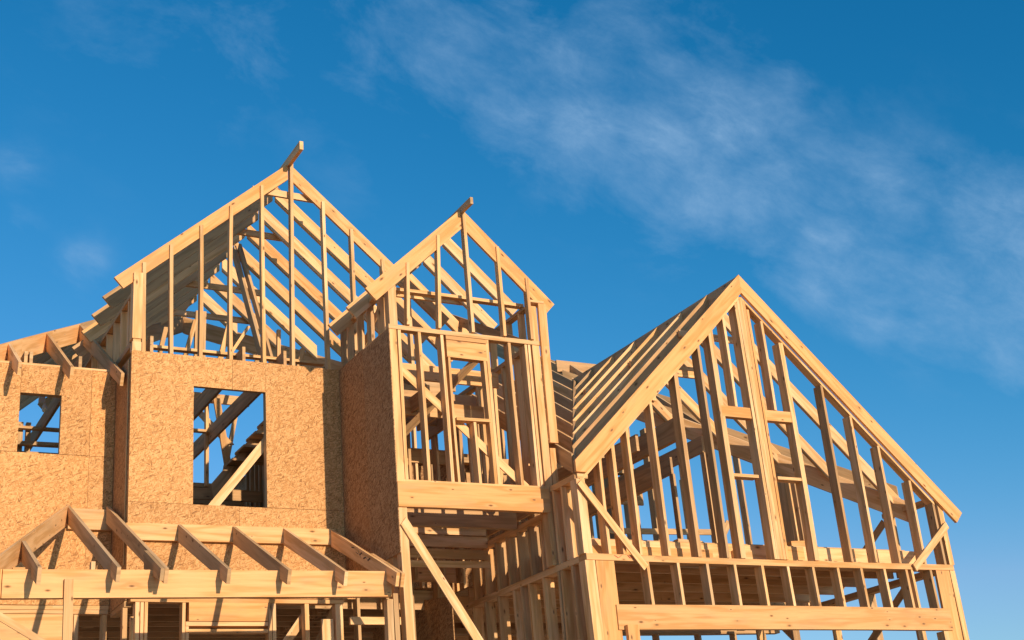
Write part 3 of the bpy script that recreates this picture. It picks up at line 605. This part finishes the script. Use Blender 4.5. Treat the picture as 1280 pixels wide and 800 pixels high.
# ================================================================== loose things on the deck
def thing(name, prisms, mat, label, cat, group=None):
    o = mesh_from(name, prisms, mat); o['label'] = label; o['category'] = cat
    if group: o['group'] = group
    return o
gp = 'loose lumber lying on the upper floor deck'
thing('loose_plank', [B((8.2, 12.85, 4.70), (10.05, 12.85, 4.70), (0, .24, 0), (0, 0, .115))], 'w3', 'thick plank lying inside the left corner of the right gable, chalk marks before it', 'plank', gp)
thing('loose_plank', [B((8.25, 13.02, 4.82), (9.88, 13.02, 4.82), (0, .20, 0), (0, 0, .10))], 'w3', 'shorter plank on top of the thick plank at the left of the right gable', 'plank', gp)
thing('loose_plank', [B((10.35, 12.80, 4.68), (10.62, 12.80, 4.68), (0, .3, 0), (0, 0, .13))], 'w', 'short plank offcut lying left of the central stud cluster', 'plank', gp)
thing('loose_plank', [B((10.98, 12.85, 4.70), (11.50, 12.85, 4.70), (0, .3, 0), (0, 0, .19))], 'w3', 'deep offcut block right of the central stud cluster', 'plank', gp)
thing('loose_plank', [B((11.9, 13.1, 4.70), (13.5, 13.1, 4.70), (0, .22, 0), (0, 0, .24))], 'w3', 'long plank on edge at the right end of the right gable', 'plank', gp)
thing('loose_plank', [B((11.3, 12.78, 4.642), (13.55, 12.78, 4.642), (0, .10, 0), (0, 0, .06))], 'w', 'flat plank lying behind the foot of the right gable studs', 'plank', gp)
thing('lumber_offcut', [PR([(9.75, 13.1, 4.66), (10.3, 13.1, 4.66), (10.3, 13.1, 4.80), (10.12, 13.1, 4.98), (9.75, 13.1, 5.0)], (0, .1, 0), (1, 0, 0))], 'w2', 'angled offcut leaning left of the central stud cluster', 'offcut', 'angled lumber offcuts')
thing('lumber_offcut', [PR([(11.45, 13.0, 4.66), (12.0, 13.0, 4.66), (12.0, 13.0, 4.82), (11.82, 13.0, 5.02), (11.45, 13.0, 5.0)], (0, .1, 0), (1, 0, 0))], 'w3', 'angled offcut right of the central stud cluster', 'offcut', 'angled lumber offcuts')

# work light hanging in the left window
wl = bpy.data.objects.new('work_light', None); COL.objects.link(wl); wl.location = (2.70, 16.0, 7.3)
wl['label'] = 'white temporary light socket and bare bulb hanging in the small left window'; wl['category'] = 'work light'
hb = mesh_from('socket_box', [B((2.655, 15.97, 7.12), (2.725, 15.97, 7.12), (0, .06, 0), (0, 0, .08)), B((2.685, 15.99, 7.20), (2.69, 15.99, 7.42), (.006, 0, 0), (0, .006, 0))], 'white'); hb.parent = wl
me = bpy.data.meshes.new('bulb'); vs = []; fs = []
prof = [(.012, .05), (.016, .03), (.028, .0), (.034, -.03), (.028, -.055), (.012, -.07)]
for r_, z_ in prof:
    for k in range(12): vs.append((2.725 + r_ * math.cos(k * math.pi / 6), 16.0 + r_ * math.sin(k * math.pi / 6), 7.07 + z_))
for a in range(len(prof) - 1):
    for k in range(12): fs.append((a * 12 + k, a * 12 + (k + 1) % 12, (a + 1) * 12 + (k + 1) % 12, (a + 1) * 12 + k))
fs.append(tuple(range(len(vs) - 12, len(vs))))
me.from_pydata(vs, [], fs); me.materials.append(M['white'])
bo = bpy.data.objects.new('bulb', me); COL.objects.link(bo); bo.parent = wl
for o in (hb, bo): o.matrix_parent_inverse = Matrix.Translation(wl.location).inverted()

# parent inverse for everything under the house
for o in list(COL.objects):
    if o.parent is house: o.matrix_parent_inverse = Matrix.Translation(house.location).inverted()

# ================================================================== ground
def hgt(x, y):
    t = max(0, min(1, (y - 3) / 8.0)); t = t * t * (3 - 2 * t)
    return .5 * t - .0
N = 60; vs = []; fs = []
def co(k): 
    u = (k / N) * 2 - 1
    return math.copysign(abs(u) ** 3 * 1500 + abs(u) * 20, u)
for j in range(N + 1):
    for i in range(N + 1):
        x, y = co(i), co(j) + 5
        vs.append((x, y, hgt(x, y) + .04 * math.sin(x * .9 + y * .4) + .03 * math.sin(y * 1.3)))
for j in range(N):
    for i in range(N): a = j * (N + 1) + i; fs.append((a, a + 1, a + N + 2, a + N + 1))
me = bpy.data.meshes.new('ground'); me.from_pydata(vs, [], fs); me.materials.append(M['dirt'])
g = bpy.data.objects.new('ground', me); COL.objects.link(g); g['kind'] = 'structure'
for p in me.polygons: p.use_smooth = True
fo = mesh_from('foundation', [B((.8, 15.3, .35), (8.0, 15.3, .35), (0, 5, 0), (0, 0, .2)), B((7.7, 12.4, .352), (14.8, 12.4, .352), (0, 5, 0), (0, 0, .199)), B((1.7, 12.9, .351), (7.68, 12.9, .351), (0, 2.38, 0), (0, 0, .1995))], 'concrete', house)
fo.matrix_parent_inverse = Matrix.Translation(house.location).inverted()

# ================================================================== camera
yaw, pit, rol = 0.5298553480116669, 0.379424085822871, -0.08917894645393848
cy, sy, cp, sp, cr, sr_ = math.cos(yaw), math.sin(yaw), math.cos(pit), math.sin(pit), math.cos(rol), math.sin(rol)
fwd = V3((sy * cp, cy * cp, sp)); right = V3((cy, -sy, 0)); up = right.cross(fwd)
r_ = right * cr + up * sr_; u_ = -right * sr_ + up * cr
cam = bpy.data.cameras.new('camera'); cam.sensor_width = 36; cam.lens = 1663.7231970475918 / 1280 * 36
cam.clip_end = 5000; cam.clip_start = .05
co_ = bpy.data.objects.new('camera', cam); COL.objects.link(co_)
mt = Matrix((r_, u_, -fwd)).transposed().to_4x4(); mt.translation = V3((0, 0, 1.6)); co_.matrix_world = mt
sc.camera = co_

# ================================================================== sun + sky
sd = V3((.145, -1, .225)).normalized()       # towards the sun
sun = bpy.data.lights.new('sun', 'SUN'); sun.energy = 5.0; sun.angle = R(.5); sun.color = (1, .79, .555)
so = bpy.data.objects.new('sun', sun); COL.objects.link(so); so.rotation_euler = sd.to_track_quat('Z', 'Y').to_euler()
w = bpy.data.worlds.new('World'); sc.world = w; w.use_nodes = True; nt = w.node_tree
bg = nt.nodes['Background']
sky = nt.nodes.new('ShaderNodeTexSky'); sky.sky_type = 'NISHITA'; sky.sun_disc = False
el = math.asin(sd.z); az = math.atan2(sd.x, sd.y)
sky.sun_elevation = el; sky.sun_rotation = az; sky.air_density = 1.0; sky.dust_density = .3; sky.ozone_density = 3.0
bg.inputs[1].default_value = .15
tc = nd(nt, 'ShaderNodeTexCoord'); D = tc.outputs['Generated']
nrmv = nd(nt, 'ShaderNodeVectorMath', operation='NORMALIZE'); nt.links.new(D, nrmv.inputs[0]); Dn = nrmv.outputs[0]
blobs = [((0.3974, 0.7371, 0.5466), 613, 0.55), ((0.3707, 0.7321, 0.5715), 457, 0.35), ((0.438, 0.7125, 0.5481), 457, 0.5), ((0.448, 0.7386, 0.5038), 1130, 0.65), ((0.4823, 0.6982, 0.5291), 384, 0.6), ((0.5013, 0.7147, 0.4878), 865, 0.85), ((0.5304, 0.6643, 0.5267), 457, 0.5), ((0.5419, 0.6921, 0.4769), 683, 0.9), ((0.5765, 0.6574, 0.4852), 683, 0.75), ((0.6014, 0.6315, 0.4894), 1830, 0.75), ((0.5767, 0.6878, 0.4409), 766, 0.8), ((0.6144, 0.6626, 0.4283), 683, 0.85), ((0.6269, 0.6359, 0.4501), 865, 0.5), ((0.6537, 0.6459, 0.3942), 683, 0.85), ((0.6856, 0.6141, 0.3909), 683, 0.85), ((0.7187, 0.591, 0.3664), 553, 0.9), ((0.7486, 0.565, 0.3469), 457, 0.9), ((0.6832, 0.6374, 0.3563), 1130, 0.6), ((0.7164, 0.6137, 0.332), 1130, 0.55), ((0.7533, 0.5796, 0.3108), 865, 0.6), ((0.6124, 0.6889, 0.3878), 1130, 0.45), ((0.6663, 0.6072, 0.4328), 683, 0.32), ((0.704, 0.5801, 0.4097), 1130, 0.4), ((0.2547, 0.7828, 0.5677), 327, 0.3), ((0.3208, 0.7646, 0.559), 384, 0.35), ((0.1929, 0.809, 0.5553), 384, 0.22), ((0.2789, 0.7843, 0.5542), 865, 0.35), ((0.7374, 0.5488, 0.3937), 1538, 0.4), ((0.1739, 0.892, 0.4172), 5287, 0.42), ((0.1186, 0.8722, 0.4745), 5287, 0.34), ((0.1261, 0.8898, 0.4385), 7614, 0.24), ((0.346, 0.8034, 0.4846), 457, 0.12)]
acc = None
for d, k, a in blobs:
    dp = nd(nt, 'ShaderNodeVectorMath', operation='DOT_PRODUCT'); nt.links.new(Dn, dp.inputs[0]); dp.inputs[1].default_value = V3(d).normalized()
    e = mth(nt, 'MULTIPLY', mth(nt, 'EXPONENT', mth(nt, 'MULTIPLY', mth(nt, 'SUBTRACT', dp.outputs['Value'], 1.0), k)), a)
    acc = e if acc is None else mth(nt, 'MAXIMUM', acc, e)
cv = nd(nt, 'ShaderNodeCombineXYZ')          # wind-drawn coordinates: long axis along the band of cirrus
for i, (v, k) in enumerate((((.849, -.295, -.437), .72), ((.241, -.519, .819), 1.25), ((.469, .802, .37), 1.0))):
    dp = nd(nt, 'ShaderNodeVectorMath', operation='DOT_PRODUCT'); nt.links.new(Dn, dp.inputs[0]); dp.inputs[1].default_value = v
    nt.links.new(mth(nt, 'MULTIPLY', dp.outputs['Value'], k), cv.inputs[i])
sv = cv.outputs[0]
c1 = noise(nt, sv, 13, 12, .62, .25).outputs['Fac']; c2 = noise(nt, sv, 30, 10, .68, .3).outputs['Fac']
sh = mth(nt, 'ADD', mth(nt, 'MULTIPLY', acc, .85), mth(nt, 'MULTIPLY', mth(nt, 'SUBTRACT', c1, .5), 2.1))
dens = mth(nt, 'MULTIPLY', mth(nt, 'SUBTRACT', sh, .10, clamp=True), mth(nt, 'MULTIPLY_ADD', c2, 2.4, -.30))
dens = mth(nt, 'MULTIPLY', dens, mth(nt, 'MINIMUM', mth(nt, 'MULTIPLY', acc, 3.5), 1.0), clamp=True)
sps = nd(nt, 'ShaderNodeSeparateColor'); nt.links.new(sky.outputs[0], sps.inputs[0])
cps = nd(nt, 'ShaderNodeCombineColor')
for i, (a, p) in enumerate(((.22, 2.83), (.83, 1.07), (1.15, .96))):
    v = mth(nt, 'MULTIPLY', mth(nt, 'POWER', sps.outputs[i], p), a)
    if i == 0: v = mth(nt, 'MINIMUM', v, mth(nt, 'MULTIPLY', sps.outputs[0], .75))
    nt.links.new(v, cps.inputs[i])
skc = cps.outputs[0]
csc = mix(nt, mth(nt, 'MULTIPLY', dens, .52), skc, (2.2, 3.5, 5.1, 1))
nt.links.new(csc, bg.inputs[0])
sc.view_settings.view_transform = 'Standard'; sc.view_settings.look = 'None'
sc.view_settings.exposure = 0.03; sc.view_settings.gamma = 1
sc.view_settings.use_curve_mapping = False
sc.cycles.max_bounces = 12; sc.cycles.diffuse_bounces = 8
